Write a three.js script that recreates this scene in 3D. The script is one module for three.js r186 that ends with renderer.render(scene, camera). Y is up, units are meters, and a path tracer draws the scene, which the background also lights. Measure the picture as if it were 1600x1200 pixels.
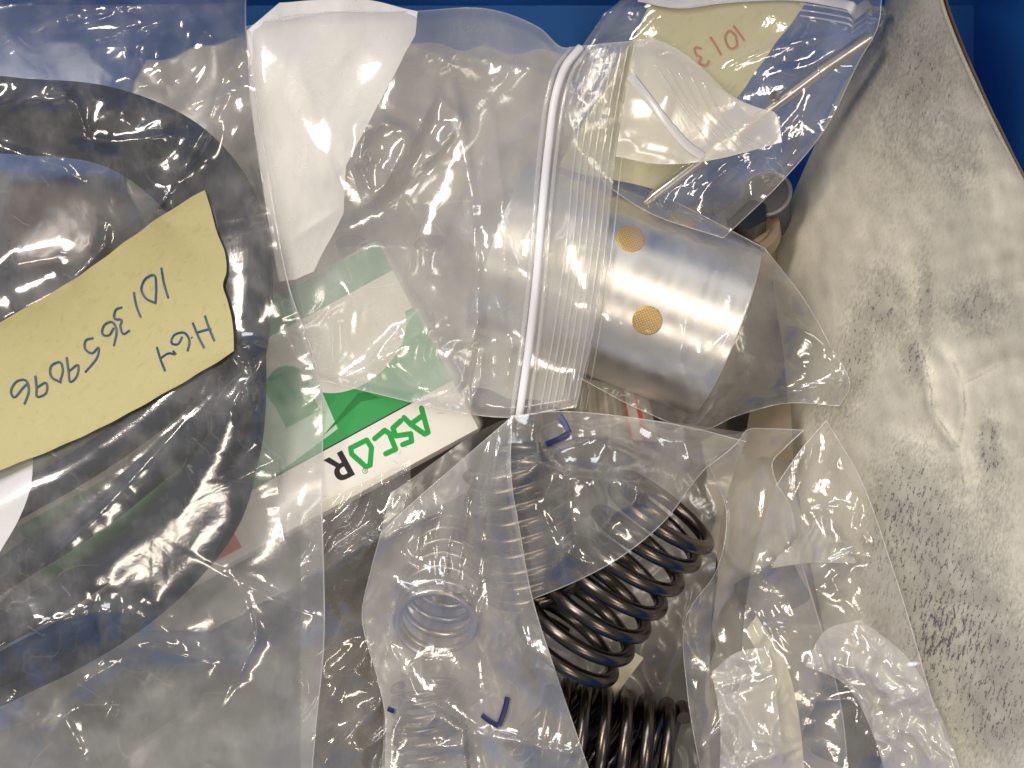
import * as THREE from 'three';
import { RoundedBoxGeometry } from 'three/addons/geometries/RoundedBoxGeometry.js';
import { mergeGeometries } from 'three/addons/utils/BufferGeometryUtils.js';
import { RectAreaLightUniformsLib } from 'three/addons/lights/RectAreaLightUniformsLib.js';
import { createNoise2D } from 'simplex-noise';

// ------------------------------------------------------------------ camera, light, exposure
const scene = new THREE.Scene();
const CAM = 0.5, REF = 0.06, S0 = 0.00025;          // camera height, reference height and metres per photo pixel there
const camera = new THREE.PerspectiveCamera(2 * Math.atan(0.15 / (CAM - REF)) * 180 / Math.PI, 4 / 3, 0.01, 10);
camera.position.set(0, CAM, 0);
camera.up.set(0, 0, -1);
camera.lookAt(0, 0, 0);
scene.background = new THREE.Color(0.24, 0.236, 0.225);   // the dim workshop around the bin
RectAreaLightUniformsLib.init();
function lamp(name, color, nits, w, h, pos) {
  const l = new THREE.RectAreaLight(color, nits, w, h);
  l.name = name; l.position.set(...pos); l.lookAt(0, 0.06, 0); scene.add(l);
}
lamp('ceiling_lamp', 0xfff4e8, 30, 0.62, 0.16, [-0.62, 1.02, -0.44]);
lamp('window_light', 0xedf1f8, 8, 0.9, 0.42, [-0.3, 0.95, -1.2]);
lamp('second_ceiling_lamp', 0xfff0dd, 24, 0.5, 0.12, [0.44, 1.42, 0.02]);
lamp('added_glint_lamp', 0xfff0dd, 20, 0.6, 0.1, [0.2, 1.4, 0.9]);  // added lamp out of view, for more film glints and a brighter back wall
const EXPOSURE = 1.0;
const ANI = Math.PI / 2;

// ------------------------------------------------------------------ helpers
const clamp = (x, a, b) => Math.min(b, Math.max(a, x)), lerp = (a, b, t) => a + (b - a) * t;
const sstep = (a, b, x) => { const t = clamp((x - a) / (b - a), 0, 1); return t * t * (3 - 2 * t); };
const scaleAt = (h) => S0 * (CAM - h) / (CAM - REF);
// a place in the bin, measured off the photograph at a chosen height
const P = (px, py, h) => { const s = scaleAt(h); return [(px - 800) * s, h, (py - 600) * s]; };
const V = (px, py, h) => new THREE.Vector3(...P(px, py, h));
const rng = (seed) => () => { seed = (seed + 0x6d2b79f5) | 0; let t = Math.imul(seed ^ (seed >>> 15), 1 | seed); t = (t + Math.imul(t ^ (t >>> 7), 61 | t)) ^ t; return ((t ^ (t >>> 14)) >>> 0) / 4294967296; };
const n2 = createNoise2D(rng(7)), n2b = createNoise2D(rng(19));
const fbm = (x, y, o = 4) => { let s = 0, a = 0.5; for (let i = 0; i < o; i++) { s += a * n2(x, y); x = x * 2.03 + 7.1; y = y * 2.03 - 3.7; a *= 0.5; } return s; };
const hash = (i, j, k) => { let t = Math.imul(i, 374761393) ^ Math.imul(j, 668265263) ^ Math.imul(k, 2147483647); t = Math.imul(t ^ (t >>> 13), 1274126177); return ((t ^ (t >>> 16)) >>> 0) / 4294967296; };
// flat facets with sharp creases between them, as in crumpled film
function facet(x, y, k) {
  const s = (x + y) * 0.3660254, X = x + s, Y = y + s, i = Math.floor(X), j = Math.floor(Y), fx = X - i, fy = Y - j;
  const a = hash(i, j, k), c = hash(i + 1, j + 1, k);
  return (fx > fy ? a * (1 - fx) + hash(i + 1, j, k) * (fx - fy) + c * fy : a * (1 - fy) + hash(i, j + 1, k) * (fy - fx) + c * fx) - 0.5;
}
const used = {};
function numbered(n) { const k = (used[n] = (used[n] ?? -1) + 1); return k ? n + '_' + String(k).padStart(3, '0') : n; }
function mesh(name, geo, mat) { const m = new THREE.Mesh(geo, mat); m.name = name; m.castShadow = m.receiveShadow = true; return m; }
function thing(name, label, category, parts, extra = {}) {
  const box = new THREE.Box3();
  for (const p of parts) p.traverse((o) => { if (o.isMesh) { o.geometry.computeBoundingBox(); box.union(o.geometry.boundingBox); } });
  const c = box.getCenter(new THREE.Vector3()); c.y = box.min.y;
  let root;
  if (parts.length === 1 && !parts[0].children.length) { root = parts[0]; root.geometry.translate(-c.x, -c.y, -c.z); }
  else {
    root = new THREE.Group();
    for (const p of parts) { p.traverse((o) => o.isMesh && o.geometry.translate(-c.x, -c.y, -c.z)); root.add(p); }
  }
  root.name = numbered(name); root.position.copy(c);
  root.userData = { label, category, ...extra };
  scene.add(root);
  return root;
}
// curve through points, evenly spaced by length
function curve(pts, lin) {
  if (lin) { const L = [0]; for (let i = 1; i < pts.length; i++) L.push(L[i - 1] + Math.hypot(pts[i][0] - pts[i - 1][0], pts[i][1] - pts[i - 1][1])); return (t) => { const s = clamp(t, 0, 1) * L[L.length - 1]; let i = 1; while (i < L.length - 1 && L[i] < s) i++; const q = (s - L[i - 1]) / (L[i] - L[i - 1]); return [lerp(pts[i - 1][0], pts[i][0], q), lerp(pts[i - 1][1], pts[i][1], q)]; }; }
  if (pts.length === 2) return (t) => [lerp(pts[0][0], pts[1][0], t), lerp(pts[0][1], pts[1][1], t)];
  const c = new THREE.CatmullRomCurve3(pts.map((p) => new THREE.Vector3(p[0], p[1], 0)), false, 'centripetal');
  c.arcLengthDivisions = 200;
  return (t) => { const v = c.getPointAt(clamp(t, 0, 1)); return [v.x, v.y]; };
}
const pairs = (a) => { const o = []; for (let i = 0; i < a.length; i += 2) o.push([a[i], a[i + 1]]); return o; };

// ---- height of whatever already lies in the bin, so that every sheet drapes over the things under it
const HX = 700, HZ = 560, CELL = 0.001, X0 = -0.35, Z0 = -0.28;
const H = new Float32Array(HX * HZ);
function raster(geo) {
  const p = geo.attributes.position.array, ix = geo.index?.array, n = ix ? ix.length : p.length / 3;
  for (let t = 0; t < n; t += 3) {
    const [a, b, c] = [0, 1, 2].map((k) => 3 * (ix ? ix[t + k] : t + k));
    const ax = (p[a] - X0) / CELL, az = (p[a + 2] - Z0) / CELL, bx = (p[b] - X0) / CELL, bz = (p[b + 2] - Z0) / CELL, cx = (p[c] - X0) / CELL, cz = (p[c + 2] - Z0) / CELL;
    const x0 = Math.max(0, Math.floor(Math.min(ax, bx, cx))), x1 = Math.min(HX - 1, Math.ceil(Math.max(ax, bx, cx)));
    const z0 = Math.max(0, Math.floor(Math.min(az, bz, cz))), z1 = Math.min(HZ - 1, Math.ceil(Math.max(az, bz, cz)));
    const d = (bx - ax) * (cz - az) - (cx - ax) * (bz - az);
    if (Math.abs(d) < 1e-9) continue;
    for (let z = z0; z <= z1; z++) for (let x = x0; x <= x1; x++) {
      const u = ((x - ax) * (cz - az) - (cx - ax) * (z - az)) / d, v = ((bx - ax) * (z - az) - (x - ax) * (bz - az)) / d;
      if (u < -0.3 || v < -0.3 || u + v > 1.3) continue;
      const y = p[a + 1] + clamp(u, 0, 1) * (p[b + 1] - p[a + 1]) + clamp(v, 0, 1) * (p[c + 1] - p[a + 1]);
      if (y > H[z * HX + x]) H[z * HX + x] = y;
    }
  }
}
const bil = (A, w, h, x, z) => {
  x = clamp(x, 0, w - 1.001); z = clamp(z, 0, h - 1.001);
  const i = Math.floor(x), j = Math.floor(z), f = x - i, g = z - j, k = j * w + i;
  return lerp(lerp(A[k], A[k + 1], f), lerp(A[k + w], A[k + w + 1], f), g);
};
const heightAt = (x, z) => bil(H, HX, HZ, (x - X0) / CELL, (z - Z0) / CELL);
function topAt(px, py, from = 0.07) { let h = from; for (let i = 0; i < 8; i++) { const [x, , z] = P(px, py, h); h = lerp(h, heightAt(x, z), 0.7); } return h; }
// a stretched skin over all that lies below
function membrane(iter, sag = 0.00002, floor = 0, smooth = 0) {
  const w = HX / 2, h = HZ / 2, O = new Float32Array(w * h);
  for (let z = 0; z < h; z++) for (let x = 0; x < w; x++) { const k = 2 * z * HX + 2 * x; O[z * w + x] = Math.max(H[k], H[k + 1], H[k + HX], H[k + HX + 1], floor); }
  let A = O.slice(), B = O.slice();
  for (let i = 0; i < iter; i++) {
    for (let z = 1; z < h - 1; z++) for (let x = 1, k = z * w + 1; x < w - 1; x++, k++) {
      const m = (A[k - 1] + A[k + 1] + A[k - w] + A[k + w]) * 0.2 + A[k] * 0.2 - sag;
      B[k] = m > O[k] ? m : O[k];
    }
    [A, B] = [B, A];
  }
  for (let i = 0; i < smooth; i++) {
    for (let z = 1; z < h - 1; z++) for (let x = 1, k = z * w + 1; x < w - 1; x++, k++) B[k] = (A[k - 1] + A[k + 1] + A[k - w] + A[k + w] + A[k]) * 0.2;
    [A, B] = [B, A];
  }
  return (x, z) => bil(A, w, h, (x - X0) / CELL / 2, (z - Z0) / CELL / 2);
}
// a sheet with four edges given in photo pixels: draped, crumpled and creased
function sheet(o) {
  const T = curve(pairs(o.top), o.lin), B = curve(pairs(o.bottom), o.lin), L = curve(pairs(o.left), o.lin), R = curve(pairs(o.right), o.lin);
  const len = (f) => { let s = 0, q = f(0); for (let i = 1; i <= 40; i++) { const r = f(i / 40); s += Math.hypot(r[0] - q[0], r[1] - q[1]); q = r; } return s; };
  const W = (len(T) + len(B)) / 2, D = (len(L) + len(R)) / 2, cell = o.cell ?? 4, nu = Math.max(4, Math.round(W / cell)), nv = Math.max(4, Math.round(D / cell));
  const c00 = T(0), c10 = T(1), c01 = B(0), c11 = B(1), skin = o.height ? null : membrane(o.iter ?? 120, o.sag, o.floor, o.smooth);
  const creases = (o.creases ?? []).map((c) => {
    const pts = pairs(c.slice(2)), seg = [];
    let total = 0;
    for (let i = 1; i < pts.length; i++) { const [ax, ay] = pts[i - 1], [bx, by] = pts[i], l = Math.hypot(bx - ax, by - ay); seg.push([ax, ay, bx - ax, by - ay, l, total]); total += l; }
    const xs = pts.map((p) => p[0]), ys = pts.map((p) => p[1]), m = c[1] * 14;
    return { a: c[0] / 1000 * (o.fold ?? 0.8), w: c[1] * (o.foldw ?? 1.1), seg, total, box: [Math.min(...xs) - m, Math.max(...xs) + m, Math.min(...ys) - m, Math.max(...ys) + m] };
  });
  const cr = o.crumple ?? [0, 1, 1, 0], [amp, size, stretch, ang] = cr, ca = Math.cos(ang * Math.PI / 180), sa = Math.sin(ang * Math.PI / 180), k = o.seed ?? 1;
  const pos = new Float32Array((nu + 1) * (nv + 1) * 3), uv = new Float32Array((nu + 1) * (nv + 1) * 2), grid = [];
  for (let j = 0; j <= nv; j++) for (let i = 0; i <= nu; i++) {
    const u = i / nu, v = j / nv, t = T(u), b = B(u), l = L(v), r = R(v);
    let px = (1 - v) * t[0] + v * b[0] + (1 - u) * l[0] + u * r[0] - ((1 - u) * (1 - v) * c00[0] + u * (1 - v) * c10[0] + (1 - u) * v * c01[0] + u * v * c11[0]);
    let py = (1 - v) * t[1] + v * b[1] + (1 - u) * l[1] + u * r[1] - ((1 - u) * (1 - v) * c00[1] + u * (1 - v) * c10[1] + (1 - u) * v * c01[1] + u * v * c11[1]);
    const rim = Math.min(u * W, (1 - u) * W, v * D, (1 - v) * D);
    if (o.wobble && rim < 12) { px += o.wobble * n2(px * 0.012, py * 0.012 + k) * (1 - rim / 12); py += o.wobble * n2b(px * 0.012, py * 0.012 - k) * (1 - rim / 12); }
    let h;
    if (o.height) h = o.height(px, py, u, v);
    else {
      h = 0.07;
      for (let q = 0; q < 5; q++) { const [x, , z] = P(px, py, h); h = lerp(h, skin(x, z), 0.75); }
      h += o.gap ?? 0.0012;
      if (o.puff) h += o.puff(px, py, u, v);
    }
    if (amp) {
      const wx = px + 26 * n2(px * 0.008 + k, py * 0.008), wy = py + 26 * n2b(px * 0.008, py * 0.008 + k), X = (wx * ca + wy * sa) / size / stretch, Y = (-wx * sa + wy * ca) / size;
      const where = o.where ? o.where(px, py) : 1, soft = 0.45 + 0.9 * sstep(-0.5, 0.7, n2(px * 0.005 + 3 * k, py * 0.005));
      const rd = (a, b, q) => { const w = Math.abs(n2(a, b + q)); return 0.35 - Math.min(w, 0.7); };
      const f = 0.55 * facet(X, Y, k) + 0.9 * rd(X * 0.55, Y * 0.55, k) + 0.4 * rd(X * 1.3 + 4, Y * 1.3, k + 9) + (o.fine ?? 0.12) * facet(X * 3.1, Y * 3.1 + 9, k + 2) + 0.3 * n2(X * 0.5, Y * 0.5 + k);
      h += amp * 0.001 * where * soft * (f + 0.4);
    }
    for (const c of creases) {
      if (px < c.box[0] || px > c.box[1] || py < c.box[2] || py > c.box[3]) continue;
      let d2 = 1e9, at = 0, sd = 1;
      for (const [ax, ay, dx, dy, l2, s0] of c.seg) {
        const q = clamp(((px - ax) * dx + (py - ay) * dy) / (l2 * l2), 0, 1), ex = px - ax - q * dx, ey = py - ay - q * dy, e = ex * ex + ey * ey;
        if (e < d2) { d2 = e; at = s0 + q * l2; sd = dx * (py - ay) - dy * (px - ax); }
      }
      const d = Math.sqrt(d2), q = at / c.total, wide = lerp(0.7, 1.9, sstep(-1, 1, sd / Math.max(1, c.total) / 3));
      h += c.a * Math.exp(-(Math.sqrt(d * d + 6) - 2.45) / c.w / wide) * Math.pow(Math.sin(Math.PI * clamp(0.06 + q * 0.88, 0, 1)), 0.5) * (0.85 + 0.25 * n2(at * 0.02, c.w));
    }
    if (o.sealed) h -= 0.0015 * (1 - sstep(0, 16, rim));
    const q = (j * (nu + 1) + i);
    pos.set(P(px, py, h), q * 3);
    uv[q * 2] = o.unit ? u : u * W * S0; uv[q * 2 + 1] = o.unit ? 1 - v : v * D * S0;
    grid[q] = [px, py, h];
  }
  const idx = [];
  for (let j = 0; j < nv; j++) for (let i = 0; i < nu; i++) { const a = j * (nu + 1) + i, b = a + 1, c = a + nu + 1, d = c + 1; idx.push(a, c, b, b, c, d); }
  const g = new THREE.BufferGeometry();
  g.setAttribute('position', new THREE.BufferAttribute(pos, 3)); g.setAttribute('uv', new THREE.BufferAttribute(uv, 2)); g.setIndex(idx); g.computeVertexNormals();
  if (!o.noRaster) raster(g);
  // the edges of the sheet as points, for seams
  g.userData.edge = (side) => {
    const out = [], n = side === 'top' || side === 'bottom' ? nu : nv;
    for (let i = 0; i <= n; i++) { const q = side === 'top' ? i : side === 'bottom' ? nv * (nu + 1) + i : side === 'left' ? i * (nu + 1) : i * (nu + 1) + nu; out.push(new THREE.Vector3(pos[q * 3], pos[q * 3 + 1], pos[q * 3 + 2])); }
    return out;
  };
  return g;
}
function thin(pts, radius, radial = 6) {
  radius *= 0.5; const keep = pts.filter((_, i) => i % 2 === 0 || i === pts.length - 1);
  return new THREE.TubeGeometry(new THREE.CatmullRomCurve3(keep), keep.length * 2, radius, radial);
}
// a rounded strip lying along a line of photo pixels on top of what is there
function strip(pts, width, thick, lift = 0.0003, step = 6) {
  const c = curve(pairs(pts)), q = pairs(pts);
  let len = 0; for (let i = 1; i < q.length; i++) len += Math.hypot(q[i][0] - q[i - 1][0], q[i][1] - q[i - 1][1]);
  const n = Math.max(3, Math.round(len / step)), line = [];
  for (let i = 0; i <= n; i++) { const [x, y] = c(i / n); line.push(V(x, y, topAt(x, y) + lift)); }
  for (let pass = 0; pass < 2; pass++) for (let i = 1; i < n; i++) line[i].y = (line[i - 1].y + 2 * line[i].y + line[i + 1].y) / 4 + (pass ? 0 : 0.0001);
  const pos = [], idx = [], uv = [], m = 8, up = new THREE.Vector3(0, 1, 0);
  for (let i = 0; i <= n; i++) {
    const t = line[Math.min(n, i + 1)].clone().sub(line[Math.max(0, i - 1)]).normalize(), s = t.clone().cross(up).normalize(), b = s.clone().cross(t);
    for (let k = 0; k <= m; k++) {
      const a = (k / m) * Math.PI * 2, x = Math.cos(a) * width * S0 / 2, y = (Math.sin(a) * 0.5 + 0.5) * thick, v = line[i].clone().addScaledVector(s, x).addScaledVector(b, y);
      pos.push(v.x, v.y, v.z); uv.push(k / m, i * step * S0);
      if (i < n && k < m) { const e = i * (m + 1) + k; idx.push(e, e + 1, e + m + 1, e + 1, e + m + 2, e + m + 1); }
    }
  }
  const g = new THREE.BufferGeometry();
  g.setAttribute('position', new THREE.Float32BufferAttribute(pos, 3)); g.setAttribute('uv', new THREE.Float32BufferAttribute(uv, 2)); g.setIndex(idx); g.computeVertexNormals();
  return g;
}

// ------------------------------------------------------------------ textures
function canvas(w, h, draw) { const c = document.createElement('canvas'); c.width = w; c.height = h; draw(c.getContext('2d'), w, h); return c; }
function tex(c, srgb = true) { const t = new THREE.CanvasTexture(c); if (srgb) t.colorSpace = THREE.SRGBColorSpace; t.anisotropy = 8; return t; }
function field(w, h, f, wrap = true) {
  const d = new Uint8Array(w * h * 4);
  for (let y = 0; y < h; y++) for (let x = 0; x < w; x++) { const v = f(x / w, y / h, x, y), k = (y * w + x) * 4; if (v.length) for (let c = 0; c < 3; c++) d[k + c] = clamp(v[c], 0, 255); else d[k] = d[k + 1] = d[k + 2] = clamp(v * 255, 0, 255); d[k + 3] = 255; }
  const t = new THREE.DataTexture(d, w, h); t.magFilter = t.minFilter = THREE.LinearFilter; if (wrap) t.wrapS = t.wrapT = THREE.RepeatWrapping; t.needsUpdate = true; return t;
}
const perMetre = (t, size) => { t.wrapS = t.wrapT = THREE.RepeatWrapping; t.repeat.set(1 / size, 1 / size); return t; };
// uneven haze of handled polyethylene: cloudy patches and fine scratches
function hazeCanvas(seed, base, scratches, strength, stress = 0) {
  return canvas(1024, 1024, (g, w, h) => {
    const r = rng(seed), im = g.createImageData(w, h);
    for (let y = 0; y < h; y++) for (let x = 0; x < w; x++) {
      const v = base + strength * (fbm(x * 0.006 + seed, y * 0.006, 5) * 110 + n2(x * 0.06, y * 0.02) * 10) - (stress ? stress * sstep(-0.25, 0.5, n2b(x * 0.004 + 9, y * 0.004)) * (Math.exp(-((n2(x * 0.009 + 2 + 0.12 * n2b(x * 0.008, y * 0.008), y * 0.003) / 0.02) ** 2)) + 0.7 * Math.exp(-((n2b(x * 0.005, y * 0.012 + 5) / 0.022) ** 2)) + 0.35 * Math.exp(-((n2(x * 0.02 + y * 0.008, y * 0.009 + 5) / 0.04) ** 2))) : 0), k = (y * w + x) * 4;
      im.data[k] = im.data[k + 1] = im.data[k + 2] = clamp(v, 0, 255); im.data[k + 3] = 255;
    }
    g.putImageData(im, 0, 0);
    for (let i = 0; i < scratches; i++) {
      const x = r() * w, y = r() * h, a = r() * 6.3, l = 10 + r() * r() * 190, b = (r() - 0.5) * 60;
      g.strokeStyle = `rgba(${r() < 0.75 ? '90,90,90' : '255,255,255'},${0.04 + r() * r() * 0.22})`; g.lineWidth = 0.6 + r() * r() * 4;
      g.beginPath(); g.moveTo(x, y); g.quadraticCurveTo(x + Math.cos(a) * l / 2 + b, y + Math.sin(a) * l / 2 - b, x + Math.cos(a) * l, y + Math.sin(a) * l); g.stroke();
    }
  });
}
const hazeA = perMetre(tex(hazeCanvas(3, 249, 160, 0.24, 15), false), 0.16), hazeB = perMetre(tex(hazeCanvas(11, 246, 90, 0.2), false), 0.2);
const filmBump = perMetre(field(512, 512, (u, v) => { let s = 0; for (const [f, a] of [[8, 0.5], [19, 0.3], [43, 0.2]]) s += a * Math.abs(facet(u * f, v * f, f)); return 0.5 + s; }), 0.07);
const grain = perMetre(field(256, 256, (u, v, x, y) => 0.5 + 0.35 * n2(x * 0.35, y * 0.35) + 0.2 * n2b(x * 0.08, y * 0.09)), 0.03);

const film = (o) => new THREE.MeshPhysicalMaterial({ color: o.color ?? new THREE.Color(0.965, 0.965, 0.96), transmission: o.clear ?? 0.85, thickness: 0, roughness: o.rough ?? 0.1, ior: o.ior ?? 1.85, transmissionMap: o.map === null ? null : o.map ?? hazeA, bumpMap: filmBump, bumpScale: o.bump ?? 0.0002, side: THREE.DoubleSide });
const std = (r, g, b, rough = 0.7, extra = {}) => new THREE.MeshPhysicalMaterial({ color: new THREE.Color(r, g, b), roughness: rough, side: THREE.DoubleSide, ...extra });
const M = {
  strainerFilm: film({ clear: 0.93, rough: 0.12, map: hazeA, bump: 0.0001, color: new THREE.Color(0.965, 0.955, 0.93) }),
  greySteel: std(0.4, 0.37, 0.34, 0.3, { metalness: 1 }),
  panel: film({ clear: 0.79, rough: 0.12, map: hazeA, color: new THREE.Color(0.93, 0.915, 0.885), bump: 0.0002 }),
  flap: film({ clear: 0.45, rough: 0.18, map: null, color: new THREE.Color(0.93, 0.9, 0.83), bump: 0.0001 }),
  blue: std(0.03, 0.2, 0.62, 0.42, { bumpMap: grain, bumpScale: 0.0002 }),
  kraft: std(0.15, 0.145, 0.122, 0.9, { bumpMap: grain, bumpScale: 0.0002 }),
  beige: std(0.22, 0.175, 0.12, 0.8),
  rubber: std(0.008, 0.014, 0.033, 0.6, { bumpMap: grain, bumpScale: 0.00025 }),
  blackSteel: std(0.12, 0.103, 0.088, 0.25, { metalness: 1, bumpMap: grain, bumpScale: 0.000006 }),
  steel: std(0.5, 0.48, 0.45, 0.28, { metalness: 1 }),
  darkSteel: std(0.16, 0.15, 0.15, 0.35, { metalness: 1 }),
  zip: film({ clear: 0.25, rough: 0.25, color: new THREE.Color(0.92, 0.92, 0.95) }),
  edge: film({ clear: 0.82, rough: 0.2, bump: 0 }),
  ridge: film({ clear: 0.8, rough: 0.12, bump: 0 }),
  ink: std(0.006, 0.012, 0.09, 0.4),
  left: film({ clear: 0.955, rough: 0.13, map: hazeA, bump: 0.00008 }),
  leftBack: film({ clear: 0.89, rough: 0.35, map: hazeB }),
  zipFilm: film({ clear: 0.78, rough: 0.12, map: hazeB, color: new THREE.Color(0.965, 0.962, 0.95), bump: 0.0001 }),
  zipBack: film({ clear: 0.92, rough: 0.2, map: hazeB, color: new THREE.Color(0.965, 0.955, 0.925), bump: 0.0002 }),
  fresh: film({ clear: 0.95, rough: 0.08, map: hazeB, bump: 0.0002 }),
  poly: film({ clear: 0.905, rough: 0.11, map: hazeA, bump: 0.0002, color: new THREE.Color(0.958, 0.942, 0.908) }),
  polyBack: film({ clear: 0.86, rough: 0.3, map: hazeB, color: new THREE.Color(0.958, 0.942, 0.908) }),
};

// ------------------------------------------------------------------ the bin
{
  const wall = (pts, t) => {   // a sloping wall from its inner bottom and top corners, with thickness
    const [a, b, c, d] = pts.map((p) => new THREE.Vector3(...p)), n = b.clone().sub(a).cross(d.clone().sub(a)).normalize().multiplyScalar(-t);
    const q = [a, b, c, d], o = q.map((v) => v.clone().add(n)), pos = [], add = (...v) => { for (const i of [0, 1, 2, 0, 2, 3]) pos.push(v[i].x, v[i].y, v[i].z); };
    add(...q); add(o[3], o[2], o[1], o[0]); for (let i = 0; i < 4; i++) { const k = (i + 1) % 4; add(q[k], q[i], o[i], o[k]); }
    const g = new THREE.BufferGeometry(); g.setAttribute('position', new THREE.Float32BufferAttribute(pos, 3)); g.setAttribute('uv', new THREE.Float32BufferAttribute(new Float32Array(pos.length / 3 * 2).map((_, i) => pos[Math.floor(i / 2) * 3 + (i % 2 ? 1 : 0)]), 2)); g.computeVertexNormals(); return g;
  };
  const x0 = -0.4, x1 = 0.205, z0 = -0.168, z1 = 0.33, s = 0.008, t = 0.17;
  const base = new THREE.BoxGeometry(x1 - x0 + 0.01, 0.004, z1 - z0 + 0.01); base.translate((x0 + x1) / 2, -0.002, (z0 + z1) / 2);
  const back = wall([[x0, 0, z0], [x1, 0, z0], [x1 + s, t, z0 - s], [x0 - s, t, z0 - s]], 0.003), front = wall([[x1, 0, z1], [x0, 0, z1], [x0 - s, t, z1 + s], [x1 + s, t, z1 + s]], 0.003);
  const right = wall([[x1, 0, z0], [x1, 0, z1], [x1 + s, t, z1 + s], [x1 + s, t, z0 - s]], 0.003), left = wall([[x0, 0, z1], [x0, 0, z0], [x0 - s, t, z0 - s], [x0 - s, t, z1 + s]], 0.003);
  const rims = [[x0 - s, z0 - s - 0.006, x1 - x0 + 2 * s + 0.024, 0.012, 0], [x0 - s, z1 + s + 0.006, x1 - x0 + 2 * s + 0.024, 0.012, 0], [x0 - s - 0.006, z0, 0.012, z1 - z0 + 2 * s, 1], [x1 + s + 0.006, z0, 0.012, z1 - z0 + 2 * s, 1]]
    .map(([x, z, w, d, side]) => { const g = new RoundedBoxGeometry(w, 0.01, d, 2, 0.003); g.translate(side ? x : (x0 + x1) / 2, t + 0.001, side ? (z0 + z1) / 2 : z); return g; });
  thing('storage_bin', 'blue plastic storage bin that holds all the bagged parts', 'bin', [mesh('base', base, M.blue), mesh('wall', back, M.blue), mesh('wall', front, M.blue), mesh('wall', left, M.blue), mesh('wall', right, M.blue), mesh('rim', mergeGeometries(rims), M.blue)]);
}
// kraft sheet lining the bottom under the bags
{
  const g = sheet({ top: [-560, 240, 1240, 330], bottom: [-560, 1660, 1400, 1660], left: [-560, 240, -560, 1660], right: [1240, 330, 1400, 1660], height: (x, y) => 0.012 + 0.004 * n2(x * 0.004, y * 0.004), crumple: [3, 90, 1, 0], cell: 14, seed: 2 });
  thing('kraft_sheet', 'creased brown kraft paper lying at the bottom beneath the clear bags', 'paper', [mesh('kraft_sheet', g, M.kraft)]);
}

// pale packing sheet under the middle bag
{
  const g = sheet({ top: [225, 95, 420, 60, 640, 70, 890, 85], bottom: [300, 470, 560, 560, 880, 640], left: [225, 95, 190, 250, 300, 470], right: [890, 85, 900, 300, 880, 640], height: (x, y) => 0.012 + 0.03 * Math.max(sstep(380, 300, y), sstep(690, 730, x)) + 0.004 * n2(x * 0.007, y * 0.007), crumple: [4, 80, 1.5, 30], cell: 6, seed: 4, wobble: 8 });
  thing('packing_sheet', 'pale beige packing sheet blurred beneath the middle of the milky zip bag', 'packing sheet', [mesh('packing_sheet', g, std(0.5, 0.47, 0.4, 0.8))]);
}

{
  const g = sheet({ top: [1090, 690, 1240, 650], bottom: [1060, 1420, 1560, 1420], left: [1090, 690, 1120, 900, 1060, 1420], right: [1240, 650, 1300, 900, 1560, 1420], height: (x, y) => 0.017 + 0.004 * n2(x * 0.008, y * 0.006), crumple: [7, 90, 1.8, 70], cell: 6, seed: 14, wobble: 8 });
  thing('packing_sheet', 'grey beige packing sheet blurred beneath the bags right of the springs', 'packing sheet', [mesh('packing_sheet', g, std(0.44, 0.4, 0.34, 0.8))]);
}

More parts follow.
